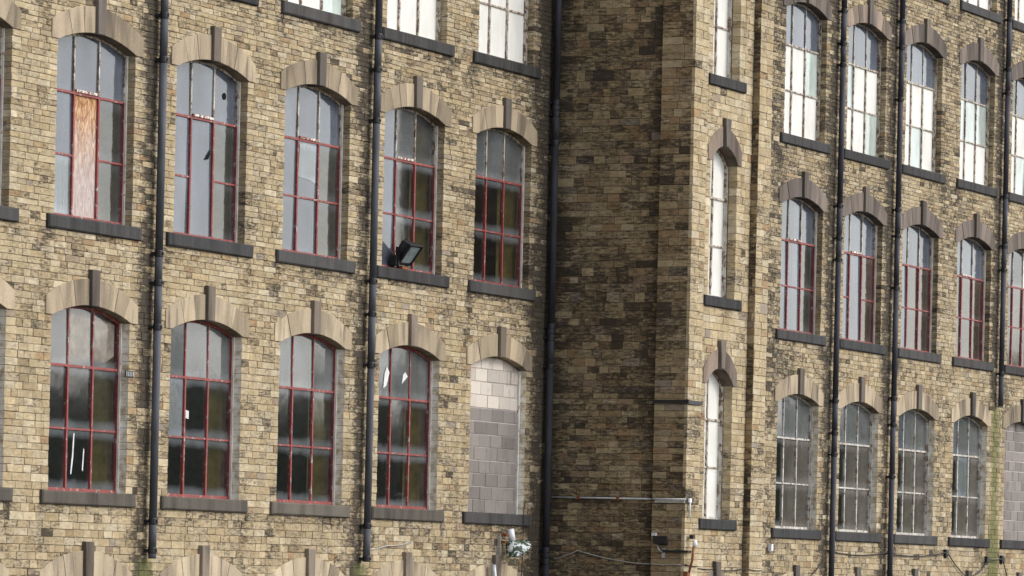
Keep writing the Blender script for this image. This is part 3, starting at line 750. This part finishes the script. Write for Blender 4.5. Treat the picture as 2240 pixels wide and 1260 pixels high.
for i in range(-1, 5):
    for r in 'ABCD':
        s = ROWZ[r]; c = XL(i)
        if r == 'B' and i == 4:
            w = block_window(WIN, left, c, 0, s, 4, 'arched window blocked up with pinkish concrete blocks, cream at the top')
        elif r == 'D':
            w = make_window(WIN, 'm', left, c, 0, s, ('www', 'www', 'wwp' if i == 2 else 'www'), 'cream_paint', 'cream_paint', 'cream_paint')
        elif r == 'A':
            w = make_window(WIN, 'm', left, c, 0, s, ('hhh', 'ddd', 'ddd'), 'red_paint', 'red_paint', 'red_paint')
        else:
            w = make_window(WIN, 'm', left, c, 0, s, **SPEC_L[(r, i)])
        vm = {'A': 'arch_stone_buff', 'B': 'arch_stone_buff', 'C': 'arch_stone', 'D': 'arch_stone_brown'}[r]
        if r == 'B' and i < 1: vm = 'arch_stone'
        km = 'keystone_mid' if (r in 'AB' or (r == 'C' and i in (1,))) else 'keystone_dark'
        make_arch(WIN, 'm', rng.randrange(4), vm, km, left, c, 0, s)
        make_sill(WIN, left, c, 0, s, 'sill_grey' if r in 'AB' and i < 4 else 'sill_dark')
        if (r, i) == ('B', 0):
            for poly in (((-.33, 1.86), (.05, 1.84), (.33, 1.88), (.33, 2.60), (-.02, 2.63), (-.30, 2.58), (-.24, 2.3)), ((.40, 1.86), (.80, 1.9), (1.05, 2.0), (1.05, 2.46), (.40, 2.58))):
                link('torn_card', MB().prism(poly, .2, .206).mesh('torn_card', 'card'), w, (c, 0, s))
            for poly in (((-.20, .25), (-.17, .25), (-.12, .5), (-.10, .84), (-.13, .84), (-.16, .52)), ((.14, .32), (.17, .30), (.2, .62), (.17, .64))):
                link('broken_glass_hole', MB().prism(poly, .1775, .179).mesh('broken_glass_hole', 'paper'), w, (c, 0, s))
        if (r, i) == ('B', 1): link('torn_card', MB().prism([(-.85, 1.0), (-.45, .95), (-.42, 1.45), (-.6, 1.7), (-.85, 1.6)], .2, .206).mesh('torn_card', 'card'), w, (c, 0, s))
        if (r, i) == ('B', 1): link('paper_scrap', MB().prism([(-.33, 1.2), (-.2, 1.18), (-.2, 1.3), (-.33, 1.32)], .176, .178).mesh('paper_scrap', 'paper'), w, (c, 0, s))
        if (r, i) == ('B', 3):
            for q in ([(-.62, 1.95), (-.5, 2.0), (-.4, 2.22), (-.5, 2.3), (-.58, 2.2)], [(.08, 2.05), (.16, 2.1), (.3, 2.18), (.2, 2.25), (.12, 2.2)]):
                link('paper_scrap', MB().prism(q, .175, .177).mesh('paper_scrap', 'paper'), w, (c, 0, s))
        if (r, i) == ('C', 2):
            link('paper_sheet', MB().prism([(-.30, 1.22), (.05, 1.2), (.30, 1.16), (.31, 1.74), (-.05, 1.76), (-.27, 1.74)], .176, .178).mesh('paper_sheet', 's'), w, (c, 0, s))
        if (r, i) == ('C', 1):
            link('glass_hole', MB().prism([(.12, 1.20), (.24, 1.22), (.30, 1.32), (.29, 1.37), (.2, 1.28)], .174, .176).mesh('glass_hole', 'void'), w, (c, 0, s))
            link('glass_hole', MB().prism([(.72 + .06 * math.cos(a), 2.22 + .055 * math.sin(a)) for a in [k * math.pi / 4 for k in range(8)]], .174, .176).mesh('glass_hole', 'void'), w, (c, 0, s))

# ---- right wing
RB_ = (97.0, 0.0, Z0)
right = thing('mill_wing', 'buff stone mill wing right of the stair tower, with sooty brown arches', 'building', RB_)
winsR = [(XR(i), ROWZ[r], r) for r in 'ABCDE' for i in range(0, 5)]
R0, R1 = 80.7, 107.6
def soot_shade_R(x, z):
    s = .30 + .07 * math.sin(x * .9 + z) + .016 * (z - 2)
    for p in PIPES_R:
        if p > 100 and z < 2.9: continue
        s += 1.1 * near(x, p - .12, .36, .22) ** 1.1  # sooty streak that also paints the pipe's shadow to its left
    if x < 89: s += .22
    for c, s0, r in winsR:
        if abs(abs(x - c) - 1.34) < .2 and -1.3 < z - s0 < -.2: s += .4 * (1 - abs(abs(x - c) - 1.34) / .2) * (1 + (z - s0 + .2) / 1.1)
        if 1.15 < abs(x - c) < 1.75 and (-.5 < z - s0 < -.2 or 2.0 < z - s0 < 2.9): s += .14
        if 1.14 < x - c < 1.5 and r in 'CD' and 0 < z - s0 < 1.4: s += .1
    return s
def moss_R(x, z):
    return near(x, PIPES_R[2] + .03, .46, .40) ** .9 * min(1, max(0, (3.05 - z) / .2)) + .35 * near(x, PIPES_R[2] + .1, 1.0, 1.0) * min(1, max(0, (.6 - z) / .8))
stR = Stones()
lay(stR, (0, 0, 'front'), R0, R1, courses(levels('ABCDE', WIN), course_h), WIN, winsR, soot_shade_R, .12, .45, .23, mossf=moss_R, white_rows='B')
holes = [(c - WIN['half'] - .008, c + WIN['half'] + .008, s - .05, min(Z1 - .1, s + WIN['spring'] + WIN['rise'] + .06)) for c, s, r in winsR]
wall(R0, R1, Z0, Z1, holes, .014, .62, right, RB_)
shell(right, R0, R1, RB_)
stR.emit(right, ['stone', 'whitewash'], hidden=lambda p: p[0] < 87.6)
cw = dict(frame='white_paint', upper='white_paint', lower='white_paint')
cd = dict(frame='cream_paint', upper='cream_paint', lower='cream_paint')
SPEC_R = {
 ('D', 0): dict(panes=('ggg', 'wwp', 'www'), **cd), ('D', 1): dict(panes=('ggg', 'pww', 'wwp'), **cd), ('D', 2): dict(panes=('ggg', 'www', 'wpw'), **cd),
 ('D', 3): dict(panes=('ggg', 'ppp', 'www'), **cd), ('D', 4): dict(panes=('dgg', 'www', 'wpp'), **cd),
 ('C', 0): dict(panes=('ggg', 'gge', 'gge'), ledge='peeling_ledge'), ('C', 1): dict(panes=('ggg', 'ggr', 'g.r'), merge=True, ledge='peeling_ledge'),
 ('C', 2): dict(panes=('ggg', 'grr', 'grr')), ('C', 3): dict(panes=('ggg', 'rrr', 'rrr'), ledge='peeling_ledge'), ('C', 4): dict(panes=('gdw', 'rrr', 'rrr')),
 ('B', 0): dict(panes=('hhh', 'dbb', 'dbb'), **cw), ('B', 1): dict(panes=('hhh', 'dbb', 'dbb'), **cw), ('B', 2): dict(panes=('ghh', 'dbb', 'dbb'), **cw), ('B', 3): dict(panes=('ghh', 'dsb', 'dbb'), **cw),
}
for i in range(5):
    for r in 'ABCDE':
        s = ROWZ[r]; c = XR(i)
        if r == 'B' and i == 4: block_window(WIN, right, c, 0, s, 0, 'arched window blocked up with grey-pink concrete blocks beside the mossy streak')
        elif r == 'E': make_window(WIN, 'm', right, c, 0, s, ('ggg', 'www', 'www'), **cd)
        elif r == 'A': make_window(WIN, 'm', right, c, 0, s, ('hhh', 'bbb', 'bbb'), **cw)
        else: make_window(WIN, 'm', right, c, 0, s, **SPEC_R[(r, i)])
        vm = {'A': 'arch_stone', 'B': 'arch_stone', 'C': 'arch_stone_dark', 'D': 'arch_stone_dark', 'E': 'arch_stone_dark'}[r]
        if r == 'D' and i == 1: vm = 'arch_stone_brown'
        make_arch(WIN, 'm', rng.randrange(4), vm, 'keystone_dark', right, c, 0, s)
        make_sill(WIN, right, c, 0, s, 'sill_dark')

# ---- stair tower
TX0, TXM, TX1 = 76.93, 77.04, 80.66            # pilaster flank, main flank, right edge
TYF, TYP, TYQ = -2.60, -2.47, -1.975           # pilaster front, window panel, back edge of the pilaster on the flank
PA, PB = 77.56, 80.03
TB = (78.8, -1.3, Z0)
tower = thing('stair_tower', 'projecting stone stair tower between the wings, soot-dark flank and narrow white-boarded windows', 'tower', TB)
TC = 78.72
TROW = {'A': -3.87, 'B': .02, 'C': 3.93, 'D': 7.80, 'E': 11.65}
winsT = [(TC, TROW[r], r) for r in 'ABCD']
tl = [Z0]
for r in 'ABCD': tl += [TROW[r] - TWIN['sillh'], TROW[r], TROW[r] + TWIN['spring']]
tcr = courses(tl + [Z1], lambda z: .108 if z < 2.2 else .130)
stT = Stones()
sf = lambda x, z: .20 + .16 * math.sin(z * 2.1 + x) + (.55 * near(-x, -.0, .5, 1) if x < .5 else 0)
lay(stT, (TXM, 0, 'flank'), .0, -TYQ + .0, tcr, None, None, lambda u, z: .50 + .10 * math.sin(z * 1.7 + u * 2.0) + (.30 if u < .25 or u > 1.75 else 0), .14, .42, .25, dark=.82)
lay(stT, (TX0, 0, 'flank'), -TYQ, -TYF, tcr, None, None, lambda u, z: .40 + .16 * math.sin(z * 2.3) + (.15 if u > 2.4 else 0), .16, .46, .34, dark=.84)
# the flank stones stop short of the corner: trim, the front quoins turn it
new = []
for x in stT.L:
    if x[0] == (TX0, 0, 'flank'):
        ci = min(range(len(tcr)), key=lambda k: abs(tcr[k][0] - x[3])); lim = -TYF - .06 - JOINT / 2
        if x[1] > lim - .02: continue
        if x[2] > lim - .09: x = (*x[:2], lim, *x[3:])
    new.append(x)
stT.L = new
lay(stT, (0, TYF, 'front'), TX0, PA, tcr, None, None, lambda u, z: .14 + .14 * math.sin(z * 1.9) + (.35 if -1 < z < 3 and math.sin(z * 5) > .4 else 0), .16, .45, .33, dark=1.05)
lay(stT, (0, TYP, 'front'), PA, PB, tcr, TWIN, winsT, lambda u, z: .16 + .12 * math.sin(z * 1.3 + u * 2), .16, .44, .27, dark=1.04)
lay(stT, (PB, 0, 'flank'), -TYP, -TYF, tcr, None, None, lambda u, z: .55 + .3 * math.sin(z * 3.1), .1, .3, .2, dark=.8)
lay(stT, (0, TYF, 'front'), PB, TX1, tcr, None, None, lambda u, z: .14 + .16 * math.sin(z * 1.5), .16, .45, .33, dark=1.05)
holes = [(c - TWIN['half'] - .008, c + TWIN['half'] + .008, s - .05, s + TWIN['spring'] + TWIN['rise'] + .06) for c, s, r in winsT]
wall(PA - .05, PB + .05, Z0, Z1, holes, TYP + .014, .62, tower, TB)
def tb(n, x0, x1, y0, y1, m='mortar'): MB().box(x0 - TB[0], x1 - TB[0], y0 - TB[1], y1 - TB[1], 0, Z1 + 1 - Z0).build(n, m, tower, TB)
tb('side_wall', TXM + .014, TXM + .5, TYP + .63, -.002); tb('pilaster', TX0 + .014, PA - .052, TYF + .014, TYQ - .004); tb('pilaster', PB + .014, TX1 - .002, TYF + .014, TYQ)
tb('side_wall', TX1 - .5, TX1 - .01, TYP + .63, -.002, 'stone')
MB().box(TX0 - .1 - TB[0], TX1 + .1 - TB[0], TYF - .1 - TB[1], 2 - TB[1], Z1 + 1.01 - Z0, Z1 + 1.4 - Z0).build('roof', 'slate', tower, TB)
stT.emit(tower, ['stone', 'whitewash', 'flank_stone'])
for r in 'ABCD':
    s = TROW[r]
    make_window(TWIN, 't', tower, TC, TYP, s, ('ww', 'ww', 'ww'), 'white_paint', 'cream_paint', 'cream_paint')
    make_arch(TWIN, 't', 0, 'arch_stone_brown', 'keystone_dark', tower, TC, TYP, s)
    make_sill(TWIN, tower, TC, TYP, s, 'sill_dark')
# thin black ledge round the corner pilaster
MB().box(TX0 - .03 - TB[0], TX0 + .01 - TB[0], TYF - .03 - TB[1], TYQ + .02 - TB[1], 1.985 - Z0, 2.05 - Z0).box(TX0 + .011 - TB[0], PA - TB[0], TYF - .03 - TB[1], TYF + .01 - TB[1], 1.98 - Z0, 2.045 - Z0).build('corner_ledge', 'black_metal', tower, TB)

# ------------------------------------------------------------------ drainpipes
def drainpipe(x, ztop, zbot, collars, mat, label, y=-.11, r=.059):
    t = thing('drainpipe', label, 'drainpipe', (x, y, zbot), 'cast iron drainpipes on the mill front')
    cs = sorted(z for z in collars if zbot < z < ztop)
    ends = [zbot] + cs + [ztop]
    for a, b in zip(ends[:-1], ends[1:]):
        k = rng.uniform(-.004, .004)
        MB().tube([(k, 0, a - zbot), (k, 0, b - zbot)], r, 14).build('pipe_length', mat, t, (x, y, zbot), True).data.materials
    for z in cs:
        mb = MB().tube([(0, 0, -.05), (0, 0, -.03), (0, 0, .035), (0, 0, .05)], [r + .002, r + .006, r + .007, r + .003], 14)
        mb.box(-.07, .07, .05, .107, -.02, .02); mb.box(-.012, .012, -r - .02, -r + .01, -.02, .02)
        mb.build('collar', 'collar_black', t, (x, y, z))
    return t
def rep(offs, lo=-4, hi=16, per=3.93):
    return [o + k * per for o in offs for k in range(-4, 5) if lo < o + k * per < hi]
drainpipe(PIPES_L[0], 14.9, -.93, rep([7.05, 6.40, 3.55]), 'pipe_grey', 'grey drainpipe between the two leftmost full columns of windows')
drainpipe(PIPES_L[1], 14.9, -.88, rep([7.55, 7.02, 6.2]), 'pipe_grey', 'grey drainpipe left of the window with the floodlight')
drainpipe(PIPE_C, 14.9, -4.6, rep([7.0, 3.3, 2.6], per=3.9), 'pipe_black', 'black drainpipe in the sooty corner beside the stair tower', r=.064)
drainpipe(PIPES_R[0], 14.9, -4.6, rep([6.55, 9.4, 5.9]), 'pipe_violet', 'dark drainpipe right of the first window column beyond the tower')
drainpipe(PIPES_R[1], 14.9, -4.6, rep([6.2, 9.05, 6.75]), 'pipe_violet', 'dark drainpipe between the second and third window columns beyond the tower')
drainpipe(PIPES_R[2], 14.9, 2.95, rep([7.6, 6.5, 9.9]), 'pipe_violet', 'short dark drainpipe at the right that ends above a green mossy streak')

# ------------------------------------------------------------------ lamps, conduit, cables
# floodlight on the sill of the fourth window
fl = thing('floodlight', 'black floodlight with a square glass front standing on a window sill', 'floodlight', (70.83, .02, 3.9))
def rot_part(name, mb, mat, parent, loc, eul, smooth=False):
    o = mb.build(name, mat, parent, loc, smooth); o.rotation_euler = eul; return o
FE = (R(40), 0, R(-14))
hp = (70.84, -.06, 4.19)
hd = MB(); fw, fh = .155, .185
hd.add([(-fw, -.09, -fh), (fw, -.09, -fh), (fw, -.09, fh), (-fw, -.09, fh), (-fw, -.02, -fh), (fw, -.02, -fh), (fw, -.02, fh), (-fw, -.02, fh), (-.09, .14, -.10), (.09, .14, -.10), (.09, .14, .13), (-.09, .14, .13)],
       [(0, 1, 2, 3), (0, 4, 5, 1), (1, 5, 6, 2), (2, 6, 7, 3), (3, 7, 4, 0), (4, 8, 9, 5), (5, 9, 10, 6), (6, 10, 11, 7), (7, 11, 8, 4), (11, 10, 9, 8)])
head = rot_part('lamp_housing', hd, 'black_metal', fl, hp, FE)
WP[head] = Vector(hp)
def sub(name, mb, mat, par, smooth=False):
    o = bpy.data.objects.new(name, mb.mesh(name, mat, smooth)); COL.objects.link(o); o.parent = par; WP[o] = WP[par]; return o
sub('lamp_glass', MB().bbox(-fw + .025, fw - .025, -.095, -.088, -fh + .03, fh - .025, .003), 'lamp_glass', head)
sub('bezel', MB().box(-fw - .012, fw + .012, -.112, -.05, fh, fh + .016).box(-fw - .014, -fw + .022, -.108, -.06, -fh, fh - .001).box(fw - .022, fw + .014, -.108, -.06, -fh, fh - .001).box(-fw - .012, fw + .012, -.108, -.06, -fh - .012, -fh + .024), 'black_metal', head)
MB().box(-.19, -.165, -.03, .03, 0, .3).box(.165, .19, -.03, .03, 0, .3).box(-.19, .19, -.03, .03, -.02, 0).build('yoke', 'black_metal', fl, (70.83, .02, 3.96))
MB().box(-.1, .1, -.06, .05, 0, .05).build('foot', 'rust', fl, (70.83, .02, 3.902))
MB().box(-.09, .02, -.04, .06, 0, .17).build('ballast_box', 'black_metal', fl, (70.68, .06, 3.95))

# green and white lamp on a rail below the blocked window
wl = thing('wall_lamp', 'green and white peeling lamp shade on a pale rail below the blocked window', 'lamp', (74.86, -.03, -1.6))
MB().box(-.035, .035, -.03, .028, -1.2, 1.26).build('rail', 'pale_rail', wl, (74.86, -.03, -1.6))
for dz, w_ in ((0, .10), (-.12, .08)): MB().box(-.01, w_, -w_, .0, -.02, .03).build('bracket', 'rust', wl, (74.86, -.06, -.37 + dz))
MB().tube([(0, 0, .10), (.02, -.02, -.10)], [.055, .062], 14).build('lamp_neck', 'lamp_white', wl, (74.98, -.18, -.36), True)
sh = MB(); n = 14; ringA, ringB = [], []
for k in range(n):
    a = 2 * math.pi * k / n
    ringA.append((.10 * math.cos(a), .10 * math.sin(a), .0)); 
    x, y_ = math.cos(a), math.sin(a)
    ringB.append((.09 + .28 * x, -.10 + .20 * y_, -.13 + .17 * x * .85))
sh.add(ringA + ringB + [(x * .94 + .004, y_ * .94 - .004, z - .012) for x, y_, z in ringB], [tuple([k, k + n, (k + 1) % n + n, (k + 1) % n]) for k in range(n)] + [tuple(range(n))[::-1]] + [(k + n, k + 2 * n, (k + 1) % n + 2 * n, (k + 1) % n + n) for k in range(n)])
shade = sh.build('lamp_shade', 'peeling_green', wl, (74.99, -.19, -.46))
MB().tube([(0, 0, 0), (.05, -.06, -.12)], [.05, .035], 10).build('lamp_bulb', 'lamp_white', wl, (75.0, -.2, -.5), True)
tag(MB().tube([(0, 0, 0), (.05, -.02, -.35), (.12, -.03, -.9)], [.045, .045, .045], 12).build('pipe_stub', 'galvanised', None, (74.42, -.12, -.88), True), 'short shiny metal pipe leaning below the green lamp', 'pipe')

# small floodlight on the flank of the tower
f2 = thing('floodlight', 'small black floodlight on an arm on the dark flank of the stair tower', 'floodlight', (76.9, -2.2, -.62))
MB().box(-.03, .0, -.03, .03, -.09, .09).build('wall_plate', 'galvanised', f2, (76.928, -2.22, -.60))
MB().tube([(0, 0, 0), (-.10, .05, .05), (-.12, .09, .16)], .014, 8).build('arm', 'galvanised', f2, (76.91, -2.22, -.60), True)
h2 = MB().add([(-.12, -.13, -.05), (-.12, .13, -.05), (-.12, .13, .08), (-.12, -.13, .08), (.05, -.09, -.08), (.05, .09, -.08), (.05, .09, .05), (.05, -.09, .05)], [(0, 3, 2, 1), (4, 5, 6, 7), (0, 1, 5, 4), (1, 2, 6, 5), (2, 3, 7, 6), (3, 0, 4, 7)])
h2.build('lamp_housing', 'black_metal', f2, (76.80, -2.24, -.39))
MB().box(-.03, .03, -.02, .06, .0, .05).build('junction', 'pale_conduit', f2, (76.74, -2.13, -.31))

cb = thing('cable_bracket', 'rusty red bracket with a white insulator on the lower corner of the stair tower', 'bracket', (76.95, -2.66, -.9))
MB().tube([(.16, -.04, .42), (.09, -.05, .18), (.02, -.02, -.03)], .022, 8).build('strut', 'rust', cb, (76.95, -2.66, -.9), True)
MB().box(-.06, .06, -.03, .05, -.14, .0).build('base_plate', 'rust', cb, (76.95, -2.655, -.92))
MB().tube([(0, 0, 0), (0, 0, .06), (0, 0, .13)], [.02, .045, .03], 10).build('insulator', 'lamp_white', cb, (77.12, -2.72, -.50), True)
MB().box(-.05, .05, -.03, .04, 0, .07).build('cap', 'black_metal', cb, (77.10, -2.68, -.35))
MB().box(-.03, .0, -.0, .46, -.02, .02).box(-.0, .18, -.03, -.0, -.022, .018).build('bar', 'black_metal', cb, (76.91, -2.64, -.57))

cd_ = thing('conduit', 'pale horizontal conduit pipe across the dark flank of the stair tower', 'conduit', (77.0, -1.3, .33))
MB().tube([(77.01 - 77, -.05 + 1.3, .005), (77.01 - 77, -1.95 + 1.3, .0)], .016, 8).tube([(.01, -.65, .0), (-.10, -.72, .0), (-.10, -1.32, .0)], .017, 8).build('conduit_pipe', 'pale_conduit', cd_, (77, -1.3, .33), True)
MB().box(-.03, .0, -.55, .0, -.06, .0).build('strip_box', 'pale_rail', cd_, (76.925, -2.04, .325))
MB().box(0, .1, -.035, 0, -.05, .02).build('junction_box', 'lamp_white', cd_, (77.02, -2.61, .33))
MB().tube([(0, 0, 0), (.01, -.005, -.1), (.005, 0, -.28)], .014, 8).build('drop_cable', 'lamp_white', cd_, (77.06, -2.63, .29), True)
for yy in (-.55, -1.3): MB().box(-.04, .0, -.03, .03, -.03, .03).build('clip', 'rust', cd_, (77.03, yy, .33))

def cable(label, pts, mat, r=.011):
    P = [Vector(p) for p in pts]; out = []
    for a, b in zip(P[:-1], P[1:]):
        n = 5; sag = .02 * (b - a).length
        for k in range(n): 
            q = a.lerp(b, k / n); q.z -= sag * 4 * (k / n) * (1 - k / n); out.append(q)
    out.append(P[-1]); o = P[0]
    return tag(MB().tube([p - o for p in out], r, 6).build('cable', mat, None, o, True), label, 'cable')
cable('pale cable that peaks in an inverted V across the lower flank of the stair tower', [(77.02, -.1, -.76), (77.02, -.56, -.59), (77.02, -1.4, -.76), (77.02, -1.95, -.80), (76.92, -2.0, -.80), (76.91, -2.55, -.80)], 'cable_pale', .010)
cable('thin dark cable along the foot of the tower front below its lowest white window', [(76.95, -2.625, -.80), (77.5, -2.62, -.82), (77.6, -2.49, -.83), (78.6, -2.49, -.86), (79.9, -2.49, -.85), (80.05, -2.62, -.85), (80.6, -2.62, -.86)], 'cable_black', .009)
cable('pale cable rising to the right from the foot of the second grey drainpipe', [(69.5, -.02, -.70), (70.4, -.02, -.62), (71.4, -.02, -.54)], 'cable_pale', .010)
cable('dark cable under the lower sills of the right wing, sagging between black junction boxes', [(91.0, -.03, -.40), (94.5, -.03, -.40), (98.4, -.05, -.33), (99.0, -.04, -.60), (99.8, -.04, -.86), (100.6, -.04, -.74), (101.2, -.05, -.45), (102.2, -.05, -.42), (102.6, -.03, -.80), (103.2, -.03, -1.3)], 'cable_black', .013)
cable('thin dark cable slanting up to the first drainpipe beyond the tower', [(89.0, -.03, -1.05), (90.0, -.03, -.95), (90.9, -.03, -.55)], 'cable_black', .010)
cable('thin dark cable hanging straight down past the right end of the blocked window sill', [(75.75, -.075, .2), (75.75, -.075, -.3), (75.75, -.05, -1.4)], 'cable_black', .007)
for x, z, lb in ((98.36, -.34, 'small black junction box below the sill of the fourth window beyond the tower'), (101.15, -.45, 'small black junction box at the left of the mossy streak'), (102.2, -.42, 'small black junction box at the right of the mossy streak')):
    tag(MB().bbox(-.08, .08, -.07, -.006, -.07, .07, .012).box(-.03, .03, -.05, -.007, -.12, -.071).build('junction_box', 'black_metal', None, (x, 0, z)), lb, 'junction box', 'black junction boxes on the right wing')
vt = tag(MB().bbox(-.13, .13, -.02, -.006, -.045, .045, .005).build('air_vent', 'black_metal', None, (61.6, 0, 1.75)), 'small dark air vent in the wall right of the window with torn card', 'vent')
for k in range(5): MB().box(-.11 + k * .05, -.09 + k * .05, -.026, -.0205, -.035, .035).build('slat', 'galvanised', vt, (61.6, 0, 1.75))
tag(MB().bbox(-.05, .05, -.09, -.008, -.07, .07, .01).build('meter_box', 'lamp_white', None, (87.75, 0, -.39)), 'small white box on the wall at the right foot of the stair tower', 'box')
